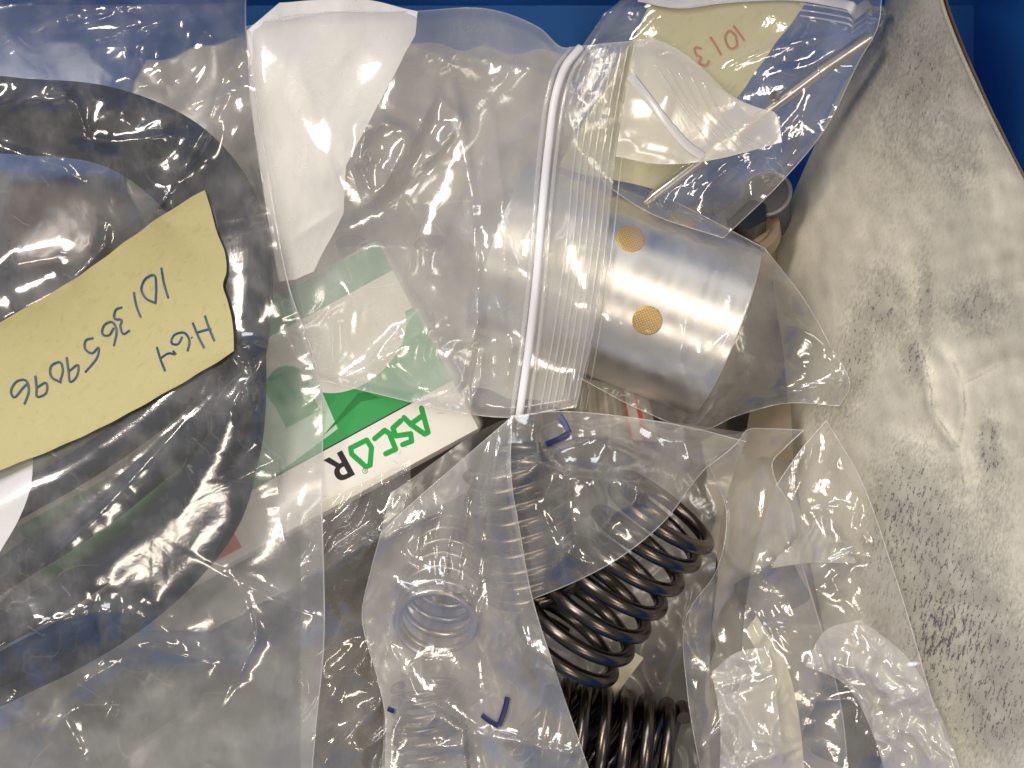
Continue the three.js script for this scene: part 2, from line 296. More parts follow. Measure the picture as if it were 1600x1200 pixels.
// ------------------------------------------------------------------ scuffed white carton leaning on the right
{
  const o = {
    top: [1392, -60, 1455, -60], bottom: [1375, 1320, 1900, 1320], left: [1392, -60, 1385, 0, 1290, 190, 1215, 370, 1207, 420, 1225, 560, 1238, 700, 1270, 900, 1330, 1150, 1375, 1320], right: [1455, -60, 1475, 20, 1530, 150, 1600, 290, 1700, 480, 1800, 720, 1870, 1000, 1900, 1320],
  };
  const edgeY = (u, v) => { const lo = lerp(0.05, 0.02, sstep(0, 0.35, v)), hi = 0.125; return lo + (hi - lo) * Math.pow(u, 0.85); };
  const g = sheet({ ...o, unit: true, cell: 4, seed: 5, noRaster: true, fold: 1.6, foldw: 1.3,
    height: (x, y, u, v) => edgeY(u, v) + 0.0022 * n2(x * 0.004, y * 0.004) + 0.0005 * n2b(x * 0.02, y * 0.02) + 0.004 * Math.exp(-((x - 1445) ** 2 + (y - 610) ** 2) / 3600) - 0.003 * Math.exp(-((x - 1545) ** 2 + (y - 640) ** 2) / 9000),
    creases: [[2.6, 3, 1440, 545, 1452, 600, 1455, 640, 1478, 675, 1500, 705, 1510, 760], [1.2, 5, 1470, 545, 1500, 590, 1508, 640, 1498, 690], [-1.4, 14, 1445, 420, 1440, 540, 1450, 600], [1.2, 24, 1500, 700, 1480, 850, 1480, 960, 1530, 1090, 1590, 1200], [0.5, 4, 1410, 690, 1490, 705], [-0.8, 10, 1505, 600, 1530, 580, 1580, 560], [1.0, 16, 1380, 600, 1395, 680, 1385, 780]] });
  const T = curve(pairs(o.top)), B = curve(pairs(o.bottom)), L = curve(pairs(o.left)), R = curve(pairs(o.right));
  const blobs = [[1425, 800, 50, 90, 1.5], [1490, 990, 70, 70, 1.5], [1545, 700, 16, 45, 1.4], [1560, 780, 30, 80, 0.5], [1380, 480, 40, 60, 1.0], [1425, 560, 15, 35, 1.5], [1525, 480, 50, 40, 0.95], [1335, 560, 26, 60, 1.0], [1500, 250, 40, 60, 0.7], [1440, 110, 60, 90, 0.75], [1480, 900, 60, 120, 0.9], [1570, 1050, 80, 120, 0.8], [1380, 880, 30, 110, 1.1], [1330, 40, 10, 60, 0.8], [1400, 200, 60, 160, 0.35], [1300, 650, 40, 40, 0.6], [1450, 1000, 30, 60, 1.2], [1540, 1120, 60, 60, 1.0], [1445, 480, 12, 100, 0.8]];
  const crackShade = [[1440, 548, 1449, 580, 1], [1449, 580, 1455, 612, 1], [1455, 612, 1457, 642, 1], [1457, 642, 1478, 672, 1], [1478, 672, 1498, 700, 1], [1498, 700, 1506, 760, 0.7], [1506, 760, 1494, 820, 0.4], [1486, 560, 1504, 600, 0.6], [1504, 600, 1508, 640, 0.8], [1508, 640, 1500, 690, 0.6], [1408, 690, 1490, 704, 0.35], [1505, 600, 1560, 572, 0.4]];  // crease shade painted into the colour as dark lines, beside pale torn paper
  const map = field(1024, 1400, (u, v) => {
    v = 1 - v;
    const t = T(u), b = B(u), l = L(v), r = R(v);
    const x = (1 - v) * t[0] + v * b[0] + (1 - u) * l[0] + u * r[0] - ((1 - u) * (1 - v) * o.top[0] + u * (1 - v) * o.top[2] + (1 - u) * v * o.bottom[0] + u * v * o.bottom[2]);
    const y = (1 - v) * t[1] + v * b[1] + (1 - u) * l[1] + u * r[1] - ((1 - u) * (1 - v) * o.top[1] + u * (1 - v) * o.top[3] + (1 - u) * v * o.bottom[1] + u * v * o.bottom[3]);
    let m = 0.1; for (const [bx, by, sx, sy, k] of blobs) m += k * Math.exp(-(((x - bx) / sx) ** 2 + ((y - by) / sy) ** 2));
    const X = x + 0.25 * y, c = fbm(x * 0.006, y * 0.004, 5), streak = fbm(X * 0.11, y * 0.035, 4) + 0.4 * n2b(X * 0.4, y * 0.15), fine = n2(x * 0.5, y * 0.4);
    const speck = sstep(0.52, 1.0, streak + 0.22 * m + 0.3 * fine) * clamp(m * 0.9, 0, 1), fuzz = sstep(0.2, 1.0, m + 0.7 * fbm(X * 0.16, y * 0.07, 4)) * 0.22, wear = 0.06 * fbm(x * 0.03, y * 0.014, 4) + 0.05 * fine * sstep(0, 0.4, c + 0.3);
    let line = 0, raw = 0;
    if (x > 1370 && x < 1600 && y > 500 && y < 830) for (const [ax, ay, bx, by, kk] of crackShade) { const q = clamp(((x - ax) * (bx - ax) + (y - ay) * (by - ay)) / ((bx - ax) ** 2 + (by - ay) ** 2), 0, 1), d = Math.hypot(x - ax - q * (bx - ax), y - ay - q * (by - ay)) + 1.5 * n2(x * 0.2, y * 0.2); line = Math.max(line, kk * (1 - sstep(0.6, 2.6, d))); raw = Math.max(raw, kk * (1 - sstep(2, 7, Math.abs(d - 4)))); }
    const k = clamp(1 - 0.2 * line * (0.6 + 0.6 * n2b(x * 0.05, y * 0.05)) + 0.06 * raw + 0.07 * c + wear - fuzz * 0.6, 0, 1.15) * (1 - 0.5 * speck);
    return [198 * k, 193 * k + 2 * speck, 179 * k + 10 * speck];
  }, false);
  map.colorSpace = THREE.SRGBColorSpace;
  const under = g.clone(); under.setIndex([...g.index.array].reverse());
  { const p = under.attributes.position, n = g.attributes.normal; for (let i = 0; i < p.count; i++) p.setXYZ(i, p.getX(i) - n.getX(i) * 0.0022, p.getY(i) - n.getY(i) * 0.0022, p.getZ(i) - n.getZ(i) * 0.0022); under.computeVertexNormals(); }
  raster(g);
  const e = g.userData.edge('right'), pale = std(0.62, 0.58, 0.48, 0.9, { bumpMap: grain, bumpScale: 0.0003 });
  thing('carton_flap', 'tall grubby white cardboard carton side leaning along the right wall', 'carton', [
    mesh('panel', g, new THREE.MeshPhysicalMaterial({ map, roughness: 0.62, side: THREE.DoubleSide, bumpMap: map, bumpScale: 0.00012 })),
    mesh('liner', under, M.beige), mesh('raw_edge', thin(e.map((v) => v.clone().add(new THREE.Vector3(0.0006, -0.0008, 0))), 0.0015), pale)]);
}

// ------------------------------------------------------------------ small things low in the bin
function cyl(a, b, ra, rb = ra, seg = 40, open = false) {
  const d = b.clone().sub(a), g = new THREE.CylinderGeometry(rb, ra, d.length(), seg, 1, open);
  g.applyQuaternion(new THREE.Quaternion().setFromUnitVectors(new THREE.Vector3(0, 1, 0), d.clone().normalize())); g.translate(...a.clone().add(b).multiplyScalar(0.5).toArray()); return g;
}
{
  const a = V(1180, 420, 0.012), b = V(1165, 352, 0.04);
  const body = cyl(a, b, 0.010), collar = cyl(b.clone().lerp(a, 0.05), b.clone().lerp(a, 0.25), 0.0135), nut = cyl(b, b.clone().add(new THREE.Vector3(-0.001, 0.006, -0.004)), 0.009, 0.009, 6);
  [body, collar, nut].forEach(raster);
  thing('pipe_fitting', 'dull tan metal pipe fitting standing beside the carton under the top bag', 'fitting', [mesh('body', body, std(0.36, 0.28, 0.2, 0.45, { metalness: 0.5 })), mesh('collar', collar, std(0.36, 0.28, 0.2, 0.45, { metalness: 0.5 })), mesh('nut', nut, M.darkSteel)]);
  const c = V(1205, 345, 0.02), d = V(1196, 302, 0.042), cup = cyl(c, d, 0.0085, 0.0095), lip = new THREE.TorusGeometry(0.0098, 0.0009, 10, 48);
  lip.applyQuaternion(new THREE.Quaternion().setFromUnitVectors(new THREE.Vector3(0, 0, 1), d.clone().sub(c).normalize())); lip.translate(d.x, d.y, d.z);
  [cup, lip].forEach(raster);
  thing('rubber_cup', 'round dark rubber cup with a pale clear lip beside the carton', 'rubber cup', [mesh('cup', cup, std(0.07, 0.07, 0.075, 0.6)), mesh('lip', lip, film({ clear: 0.8, rough: 0.3, map: null, bump: 0, color: new THREE.Color(0.6, 0.6, 0.6) }))]);
}
{
  // straw coloured card and red striped packet in the gap under the strainer bag
  const card = sheet({ top: [1172, 640, 1235, 630], bottom: [1160, 710, 1240, 720], left: [1172, 640, 1160, 710], right: [1235, 630, 1240, 720], height: (x, y) => 0.03 + (x - 1145) * 0.00005, cell: 8, seed: 8 });
  thing('card_scrap', 'tan cardboard scrap in the gap below the strainer bag tip', 'cardboard', [mesh('card_scrap', card, M.beige)]);
  const c = tex(canvas(256, 128, (g) => { g.fillStyle = '#8d8578'; g.fillRect(0, 0, 256, 128); for (let i = 0; i < 9; i++) { g.fillStyle = ['#a09789', '#7d7568', '#a99f92'][i % 3]; g.fillRect(i * 24, 0, 9, 128); } g.fillStyle = '#97504a'; g.fillRect(176, 0, 8, 128); g.fillStyle = '#b5aba0'; g.fillRect(186, 0, 26, 128); g.fillStyle = '#a8423b'; g.fillRect(214, 0, 12, 128); }));
  const p = sheet({ top: [880, 585, 1010, 610], bottom: [880, 680, 1030, 690], left: [880, 585, 880, 680], right: [1010, 610, 1030, 690], height: (x, y) => 0.04, unit: true, cell: 8, crumple: [1.5, 40, 1, 0], seed: 9 });
  thing('striped_packet', 'grey packet with red stripes in the gap between zip bag and spring bag', 'packet', [mesh('striped_packet', p, new THREE.MeshPhysicalMaterial({ map: c, roughness: 0.4, side: THREE.DoubleSide }))]);
}

// ------------------------------------------------------------------ valve carton with printed lid
{
  const h = 0.058, s = scaleAt(h), L = 720 * s, D = 345 * s, T = 0.046;
  const o = V(757, 672, h), U = new THREE.Vector3(-0.879, 0, 0.477), W = new THREE.Vector3(-0.477, 0, -0.879);
  const art = tex(canvas(1440, 690, (g, w, hh) => {
    g.scale(2, 2);
    g.fillStyle = '#e4e0d8'; g.fillRect(0, 0, 720, 345);
    g.fillStyle = '#2f9a50'; g.fillRect(0, 92, 720, 130);
    g.fillStyle = '#e2dfd6'; g.beginPath(); g.ellipse(118, 226, 100, 72, -0.2, 0, 7); g.fill(); g.fillRect(90, 215, 640, 76);
    g.fillStyle = '#bfd4bf'; g.beginPath(); g.moveTo(200, 111); g.lineTo(330, 92); g.lineTo(330, 222); g.lineTo(190, 222); g.closePath(); g.fill();
    g.fillStyle = '#2f9a50'; g.beginPath(); g.arc(238, 205, 34, 0, 7); g.fill(); g.fillRect(210, 150, 60, 60); g.fillRect(360, 92, 360, 110);
    g.fillStyle = '#14864a'; g.fillRect(0, 288, 720, 50);
    g.fillStyle = '#0e7d33'; g.beginPath(); g.moveTo(226, 112); g.lineTo(146, 145); g.lineTo(133, 140); g.lineTo(118, 121); g.lineTo(148, 131); g.closePath(); g.fill();
    g.fillStyle = '#1c1f1d'; g.fillRect(70, 91, 650, 2);
    g.strokeStyle = '#c2332e'; g.lineWidth = 4; g.beginPath(); g.moveTo(2, 120); g.lineTo(2, 330); g.stroke();
    g.fillStyle = '#c2332e'; g.fillRect(420, 20, 90, 34);
    // lettering
    g.lineCap = g.lineJoin = 'round'; g.strokeStyle = '#0c9a3d'; g.lineWidth = 8;
    const st = (pts, close) => { g.beginPath(); pts.forEach((p, i) => (i ? g.lineTo(p[0], p[1]) : g.moveTo(p[0], p[1]))); if (close) g.closePath(); g.stroke(); };
    g.lineWidth = 8.2;
    st([[70, 77], [79, 39], [85, 39], [97, 63], [74, 66]]); st([[97, 63], [101, 77]]);
    st([[123, 41], [108, 39], [104, 50], [126, 58], [124, 71], [108, 75]]);
    st([[153, 41], [136, 40], [133, 66], [137, 74], [157, 70]]);
    st([[169, 74], [168, 60], [183, 37], [190, 38], [200, 66], [197, 75]], true);
    g.fillStyle = '#15161c'; g.font = 'bold 60px sans-serif'; g.save(); g.translate(205, 78); g.scale(1.02, 1); g.fillText('R', 0, 0); g.restore();
    g.strokeStyle = '#55605a'; g.lineWidth = 0.9; g.beginPath(); g.arc(194, 33, 4, 0, 7); g.stroke(); g.fillStyle = '#55605a'; g.font = '6px sans-serif'; g.fillText('R', 192, 35.2);
    // handling marks
    const r = rng(41); for (let i = 0; i < 260; i++) { g.fillStyle = `rgba(60,55,48,${0.03 + r() * 0.12})`; g.beginPath(); g.ellipse(r() * 720, r() * 345, 1 + r() * 6, 0.5 + r() * 1.4, r() * 3, 0, 7); g.fill(); }
  }));
  const box = new RoundedBoxGeometry(L, T, D, 4, 0.004);
  const lid = new THREE.PlaneGeometry(L - 0.0035, D - 0.0035, 60, 30); lid.rotateX(-Math.PI / 2); lid.translate(0, T / 2 + 0.0002, 0);
  { const p = lid.attributes.position; for (let i = 0; i < p.count; i++) p.setY(i, p.getY(i) - 0.0012 * (Math.max(0, Math.abs(p.getX(i)) / (L / 2) - 0.96) / 0.04) ** 2 - 0.0014 * (Math.max(0, Math.abs(p.getZ(i)) / (D / 2) - 0.93) / 0.07) ** 2 + 0.0002); lid.computeVertexNormals(); }
  const turn = new THREE.Matrix4().makeBasis(U, new THREE.Vector3(0, 1, 0), W), at = o.clone().addScaledVector(U, L / 2).addScaledVector(W, D / 2);
  const m = turn.setPosition(at.x, h - T / 2, at.z);
  if (m.determinant() < 0) throw new Error('mirrored');
  // texture: x along U, y along W
  { const uv = lid.attributes.uv, p = lid.attributes.position; for (let i = 0; i < p.count; i++) uv.setXY(i, p.getX(i) / L + 0.5, 1 - (p.getZ(i) / D + 0.5)); }
  box.applyMatrix4(m); lid.applyMatrix4(m); raster(box);
  thing('valve_carton', 'white and green printed cardboard box with bold green lettering between the bags', 'box', [mesh('carton', box, std(0.62, 0.58, 0.52, 0.55, { bumpMap: grain, bumpScale: 0.0001 })), mesh('printed_lid', lid, new THREE.MeshPhysicalMaterial({ map: art, roughness: 0.45, side: THREE.DoubleSide }))]);
}

// ------------------------------------------------------------------ crumpled grey bag low in the middle
{
  const back = sheet({ top: [470, 800, 640, 720], bottom: [470, 1290, 650, 1290], left: [470, 800, 470, 1290], right: [640, 720, 660, 1000, 650, 1290], crumple: [5, 70, 2, 110], seed: 22, iter: 200, floor: 0.022,
    creases: [[6, 12, 525, 1100, 560, 1040, 590, 985], [4, 8, 530, 1050, 560, 1050, 600, 1085], [4, 8, 560, 1105, 600, 1110], [5, 14, 500, 1200, 560, 1130, 605, 1090], [5, 16, 510, 900, 560, 840, 640, 790], [4, 12, 520, 870, 590, 830]] });
  thing('crumpled_bag', 'dull crumpled clear bag squeezed below the printed box', 'plastic bag', [mesh('film', back, M.poly)]);
}

// ------------------------------------------------------------------ brushed strainer tube with brass mesh discs, in its bag
{
  const outline = { top: [850, 225, 960, 275, 1060, 318, 1195, 388], right: [1195, 388, 1258, 470, 1300, 545, 1328, 600, 1312, 634], bottom: [850, 560, 905, 590, 1000, 640, 1095, 672, 1150, 650, 1230, 630, 1312, 634], left: [850, 225, 840, 400, 850, 560] };
  const back = sheet({ ...outline, iter: 60, crumple: [2, 60, 1, 0], seed: 31 });
  const rad = 0.0372, hc = 0.042, dir = new THREE.Vector3(0.936, 0, 0.355), side = new THREE.Vector3(-0.355, 0, 0.936), up = new THREE.Vector3(0, 1, 0);
  const c = V(963, 439, hc + 0.024); c.y = hc;             // middle of the tube
  const half = 0.049, prof = [[rad - 0.0022, -half], [rad - 0.0004, -half], [rad, -half + 0.0004], [rad, half - 0.0006], [rad - 0.0005, half], [rad - 0.0022, half], [rad - 0.0022, -half]].map(([r, y]) => new THREE.Vector2(r, y));
  const tube = new THREE.LatheGeometry(prof, 128); tube.computeVertexNormals();
  const m = new THREE.Matrix4().makeBasis(side, dir, up).setPosition(c); if (m.determinant() < 0) m.makeBasis(side.clone().negate(), dir, up).setPosition(c);
  const tubeN = tube.toNonIndexed(); tubeN.computeVertexNormals();
  const lath = new THREE.LatheGeometry(prof, 128); lath.applyMatrix4(m); raster(lath);
  const brush = field(256, 512, (u, v, x, y) => 0.5 + 0.3 * n2(x * 0.015, y * 0.9) + 0.15 * n2b(x * 0.03, y * 0.35), true); brush.repeat.set(3, 1);
  const alu = std(0.95, 0.94, 0.92, 0.48, { metalness: 1, anisotropy: 0.75, anisotropyRotation: ANI, roughnessMap: field(256, 256, (u, v, x, y) => 0.85 + 0.25 * n2(x * 0.02, y * 0.5)), bumpMap: brush, bumpScale: 0.00004 });
  const weave = field(256, 256, (u, v, x, y) => { const a = Math.sin((x + y) * 0.24), b = Math.sin((x - y) * 0.24); return 0.5 + 0.25 * a + 0.25 * b; }, true);
  const brassMap = field(256, 256, (u, v, x, y) => { const a = Math.sin((x + y) * 0.24), b = Math.sin((x - y) * 0.24), k = 0.95 + 0.1 * (a + b) + 0.08 * n2(x * 0.05, y * 0.05); return [208 * k, 168 * k, 78 * k]; }, true); brassMap.colorSpace = THREE.SRGBColorSpace;
  const brass = new THREE.MeshPhysicalMaterial({ map: brassMap, metalness: 0.55, roughness: 0.42, bumpMap: weave, bumpScale: 0.00012, side: THREE.DoubleSide });
  const disc = (axial, deg, r = 0.0061) => {
    const pos = [], uv = [], idx = [], nr = 8, na = 40;
    for (let i = 0; i <= nr; i++) for (let k = 0; k <= na; k++) {
      const a = k / na * Math.PI * 2, q = r * i / nr, x = q * Math.cos(a), th = deg * Math.PI / 180 + q * Math.sin(a) / rad, R = rad + 0.00025 + 0.0003 * (1 - (i / nr) ** 2) - (i === nr ? 0.0006 : 0);
      const p = c.clone().addScaledVector(dir, axial + x).addScaledVector(side, R * Math.sin(th)).addScaledVector(up, R * Math.cos(th));
      pos.push(p.x, p.y, p.z); uv.push(0.5 + x / r * 0.5, 0.5 + q * Math.sin(a) / r * 0.5);
      if (i < nr && k < na) { const e = i * (na + 1) + k; idx.push(e, e + 1, e + na + 1, e + 1, e + na + 2, e + na + 1); }
    }
    const g = new THREE.BufferGeometry(); g.setAttribute('position', new THREE.Float32BufferAttribute(pos, 3)); g.setAttribute('uv', new THREE.Float32BufferAttribute(uv, 2)); g.setIndex(idx); g.computeVertexNormals(); return g;
  };
  const s = scaleAt(hc + rad * 0.9), ax = (px, py) => ((px - 963) * 0.936 + (py - 439) * 0.355) * s;
  const parts = [mesh('tube', lath, alu)];
  for (const [x, y, deg] of [[980, 381, -25], [1005, 510, 17.5], [1070, 347, -61]]) parts.push(mesh('mesh_disc', disc(ax(x, y), deg), brass));
  thing('strainer_tube', 'brushed aluminium tube with round brass mesh windows inside a clear bag', 'strainer', parts);
  const front = sheet({ ...outline, iter: 260, floor: 0.04, gap: 0.0014, sealed: true, crumple: [1.6, 80, 2.2, 20], seed: 32, where: (x) => sstep(1080, 1180, x) * 1.2 + 0.35,
    creases: [[5, 8, 1072, 500, 1062, 560, 1075, 610, 1092, 655], [4, 6, 1092, 655, 1102, 590, 1122, 550, 1150, 515], [3, 6, 1110, 630, 1130, 600, 1165, 592, 1176, 625, 1210, 622, 1260, 606, 1324, 592], [2, 6, 1190, 570, 1230, 575, 1290, 590], [3, 10, 925, 610, 990, 650, 1060, 668], [2.5, 8, 1150, 512, 1200, 560, 1260, 590], [2, 10, 1040, 575, 1090, 590], [3, 8, 1290, 628, 1312, 600, 1322, 570], [2, 8, 1115, 640, 1160, 640, 1210, 632]] });
  thing('strainer_bag', 'clear pointed plastic bag around the brushed tube with brass windows', 'plastic bag', [mesh('back_film', back, M.zipBack), mesh('front_film', front, M.strainerFilm), mesh('seam', mergeGeometries([thin(front.userData.edge('top'), 0.0004), thin(front.userData.edge('right'), 0.0004), thin(front.userData.edge('bottom'), 0.0004)]), M.edge)]);
}

// ------------------------------------------------------------------ zip bag at the top right with a yellow card and a steel rod
{
  const outline = { top: [945, 20, 1005, -20, 1200, -30, 1378, -25], right: [1378, -25, 1372, 40, 1340, 100, 1290, 200, 1220, 285, 1130, 372], bottom: [870, 180, 930, 270, 1010, 330, 1130, 372], left: [945, 20, 900, 90, 870, 180] };
  const back = sheet({ ...outline, iter: 220, crumple: [2, 80, 2, 130], seed: 41, height: (x, y) => 0.046 + 0.02 * sstep(300, 0, y) + 0.006 * n2(x * 0.006, y * 0.006) });
  const noteTex = tex(canvas(700, 512, (g, w, h) => {
    g.fillStyle = '#d0cba4'; g.fillRect(0, 0, w, h); const r = rng(5);
    for (let i = 0; i < 900; i++) { g.fillStyle = `rgba(${r() < 0.5 ? '120,115,60' : '240,238,190'},${r() * 0.07})`; g.beginPath(); g.arc(r() * w, r() * h, r() * 14, 0, 7); g.fill(); }
  }));
  const card = sheet({ top: [1030, -20, 1266, -5], right: [1266, -5, 1145, 160, 1040, 300], bottom: [872, 262, 1040, 300], left: [1030, -20, 985, 65, 872, 262], height: (x, y) => 0.056 + 0.016 * sstep(300, 0, y) + 0.003 * Math.sin((x - y) * 0.012), unit: true, seed: 42, wobble: 2 });
  const ink = std(0.55, 0.17, 0.05, 0.6), strokes = [[1163, 63, 1152, 48, 1146, 40], [1150, 56, 1140, 48, 1133, 58, 1141, 76, 1151, 72, 1150, 56], [1127, 86, 1118, 70, 1110, 58], [1096, 76, 1086, 74, 1088, 86, 1096, 90, 1092, 98, 1104, 102, 1108, 94], [1085, 105, 1072, 98, 1068, 108, 1078, 118, 1086, 114, 1084, 106]];
  thing('yellow_card', 'pale yellow note card with orange numbers inside the top right zip bag', 'note', [mesh('card', card, new THREE.MeshPhysicalMaterial({ map: noteTex, roughness: 0.8, side: THREE.DoubleSide })), ...strokes.map((q) => mesh('handwriting', strip(q, 3, 0.00006, 0.0003, 3), ink))]);
  const a = V(1020, 308, 0.062), b = V(1283, 110, 0.074), c = V(1360, 58, 0.0775), d = b.clone().sub(a).normalize();
  const shaft = cyl(a, b, 0.0022), tip = cyl(a.clone().addScaledVector(d, -0.004), a, 0.0012, 0.0022), collar = cyl(b.clone().addScaledVector(d, -0.0012), b.clone().addScaledVector(d, 0.0008), 0.003), sleeve = cyl(b.clone().addScaledVector(d, 0.0006), c, 0.0027), pin = cyl(V(1206, 152, 0.072), V(1212, 148, 0.0745), 0.0016);
  [shaft, sleeve].forEach(raster);
  thing('steel_rod', 'thin polished steel rod with a darker sleeve inside the top right zip bag', 'rod', [mesh('shaft', mergeGeometries([shaft, tip]), M.steel), mesh('collar', collar, M.steel), mesh('sleeve', sleeve, std(0.42, 0.4, 0.38, 0.3, { metalness: 1 })), mesh('pin', pin, M.steel)]);
  const front = sheet({ ...outline, iter: 260, floor: 0.058, gap: 0.0012, sealed: true, crumple: [0.8, 140, 2.5, 120], fine: 0, seed: 43,
    creases: [[3.5, 6, 1140, 105, 1200, 78, 1260, 62, 1335, 52], [3, 6, 1210, 112, 1265, 102, 1300, 80], [3, 8, 1270, 145, 1300, 115, 1345, 78], [2, 8, 1175, 270, 1240, 190, 1300, 130], [3, 8, 1070, 295, 1110, 262], [3, 8, 1100, 300, 1140, 262, 1200, 230], [2, 8, 985, 70, 1040, 10]] });
  const parts = [mesh('back_film', back, M.fresh), mesh('front_film', front, M.fresh)];
  parts.push(mesh('seam', mergeGeometries(['right', 'bottom'].map((e) => thin(front.userData.edge(e), 0.0004))), M.edge));
  parts.push(mesh('zip_strip', strip([1000, -4, 1060, 6, 1130, -2, 1240, -6, 1300, 4, 1376, 22], 16, 0.0012), M.zip));
  for (const k of [14, 24, 33]) parts.push(mesh('zip_ridge', strip([1250, -8 + k, 1310, k + 2, 1374, k + 22 - k * 0.15], 3, 0.0007), M.ridge));
  thing('top_zip_bag', 'clear zip bag at the top right holding a yellow card and steel rod', 'zip bag', parts);
}

// ------------------------------------------------------------------ large zip bag in the middle with a white sheet
{
  const outline = { top: [384, 42, 470, 22, 640, 18, 760, 14, 840, 42, 878, 74, 905, 72, 992, 64], right: [992, 64, 975, 150, 958, 262, 935, 470, 900, 636], bottom: [494, 592, 600, 618, 720, 645, 800, 652, 850, 644, 900, 636], left: [384, 42, 398, 150, 425, 300, 455, 470, 494, 592] };
  const back = sheet({ ...outline, iter: 160, crumple: [2, 90, 1, 0], seed: 51 });
  const paper = sheet({ lin: true, top: [386, 48, 436, 4, 560, -4, 653, 18], right: [653, 18, 648, 56, 541, 258, 537, 332, 490, 424], bottom: [436, 440, 462, 436, 490, 424], left: [386, 48, 390, 150, 412, 300, 436, 440], height: (x, y) => 0.079 - 0.012 * sstep(200, 430, y) + 0.003 * n2(x * 0.006, y * 0.004), crumple: [1.2, 110, 2.5, 75], seed: 52, wobble: 1, cell: 4, unit: true, creases: [[2, 10, 466, 28, 445, 95, 440, 130], [3, 10, 464, 95, 490, 180, 515, 260, 540, 330], [2, 8, 455, 378, 490, 352, 525, 330], [1.5, 8, 560, 60, 520, 110]] });
  const paperMap = field(512, 512, (u, v, x, y) => { const k = 1 + 0.04 * fbm(x * 0.01, y * 0.01, 4) - 0.3 * sstep(0.5, 0.8, fbm(x * 0.09, y * 0.03 + 4, 3)); return [243 * k, 242 * k, 240 * k]; }, false); paperMap.colorSpace = THREE.SRGBColorSpace;
  thing('white_sheet', 'folded white paper sheet inside the left end of the middle zip bag', 'paper', [mesh('white_sheet', paper, new THREE.MeshPhysicalMaterial({ map: paperMap, roughness: 0.7, side: THREE.DoubleSide }))]);
  const front = sheet({ ...outline, iter: 420, fold: 1.0, foldw: 1.5, floor: 0.066, smooth: 12, gap: 0.0025, sealed: true, cell: 3, crumple: [0.7, 150, 2.2, 78], fine: 0, seed: 53, puff: (x, y, u, v) => 0.006 * Math.sin(Math.PI * u) * Math.sin(Math.PI * v),
    creases: [[5, 9, 680, 148, 655, 200, 625, 262, 582, 312], [5, 7, 582, 312, 562, 255, 570, 205, 600, 192, 640, 205], [4, 7, 640, 205, 626, 240, 600, 290], [4, 7, 690, 155, 718, 188, 690, 230, 640, 275], [4, 9, 705, 130, 722, 200, 735, 300, 745, 420, 742, 520, 730, 600], [6, 9, 752, 490, 732, 545, 722, 590, 734, 638], [3, 6, 735, 640, 750, 590, 756, 520], [2.5, 7, 700, 78, 760, 95, 815, 105], [2.5, 7, 805, 265, 818, 225, 838, 190], [2.5, 7, 640, 70, 690, 85, 720, 108], [3, 7, 580, 568, 600, 540, 625, 512], [2.5, 6, 612, 575, 640, 600, 672, 612], [2, 7, 690, 330, 745, 390], [2, 6, 860, 120, 900, 142, 935, 146, 978, 168], [2, 5, 898, 160, 918, 190, 950, 200, 985, 205], [2, 8, 520, 600, 600, 560, 660, 520], [2, 8, 770, 460, 800, 540, 790, 600], [2, 6, 535, 440, 560, 480, 590, 500], [3, 10, 770, 180, 785, 320, 790, 460]] });
  const parts = [mesh('back_film', back, M.zipBack), mesh('front_film', front, M.zipFilm)];
  parts.push(mesh('seam', mergeGeometries(['right', 'bottom', 'left', 'top'].map((e) => thin(front.userData.edge(e), 0.00045))), M.edge));
  parts.push(mesh('zip_strip', strip([906, 76, 884, 104, 868, 150, 857, 230, 848, 320, 840, 420, 828, 530, 812, 646], 12, 0.0022), std(0.85, 0.85, 0.88, 0.35)));
  parts.push(mesh('zip_track', strip([892, 76, 870, 104, 855, 150, 844, 230, 836, 320, 828, 420, 816, 530, 800, 646], 7, 0.0014), M.ridge));
  parts.push(mesh('zip_track', strip([920, 76, 898, 106, 882, 152, 870, 232, 861, 320, 853, 420, 842, 530, 826, 645], 6, 0.0014), M.ridge));
  for (let k = 0; k < 8; k++) { const d = 28 + k * 11 - 0.4 * k; parts.push(mesh('zip_ridge', strip([906 + d * 0.92, 74, 885 + d, 150, 868 + d, 260, 858 + d * 0.97, 380, 840 + d * 0.96, 510, 818 + d * 0.95, 640], 2.4, 0.0006, 0.0002), M.ridge)); }
  thing('middle_zip_bag', 'large milky zip bag across the middle with a white zip strip', 'zip bag', parts);
  // its back panel, folded open to the right
  const flap = sheet({ top: [992, 64, 1022, 62, 1072, 86, 1172, 182], right: [1172, 182, 1190, 172, 1212, 178, 1222, 222], bottom: [962, 244, 1030, 256, 1110, 250, 1222, 222], left: [992, 64, 980, 130, 962, 244], iter: 300, floor: 0.07, gap: 0.003, fold: 0.45, foldw: 1.8, seed: 54, crumple: [0.7, 130, 2, 40], fine: 0, puff: (x, y, u, v) => 0.008 * Math.sin(Math.PI * v) * (1 - u),
    creases: [[3, 7, 1000, 85, 1040, 95, 1060, 88], [3, 8, 970, 205, 1000, 235, 1050, 245], [3, 8, 1150, 190, 1185, 205, 1210, 222], [2.5, 8, 1030, 140, 1060, 150]] });
  const fp = [mesh('film', flap, M.flap), mesh('seam', mergeGeometries(['top', 'right', 'bottom'].map((e) => thin(flap.userData.edge(e), 0.00045))), M.edge)];
  fp.push(mesh('zip_strip', strip([985, 118, 1010, 150, 1045, 195, 1075, 228, 1098, 244], 13, 0.0005, 0.0002, 10), film({ clear: 0.5, rough: 0.25, map: null, bump: 0, color: new THREE.Color(0.9, 0.9, 0.92) })));
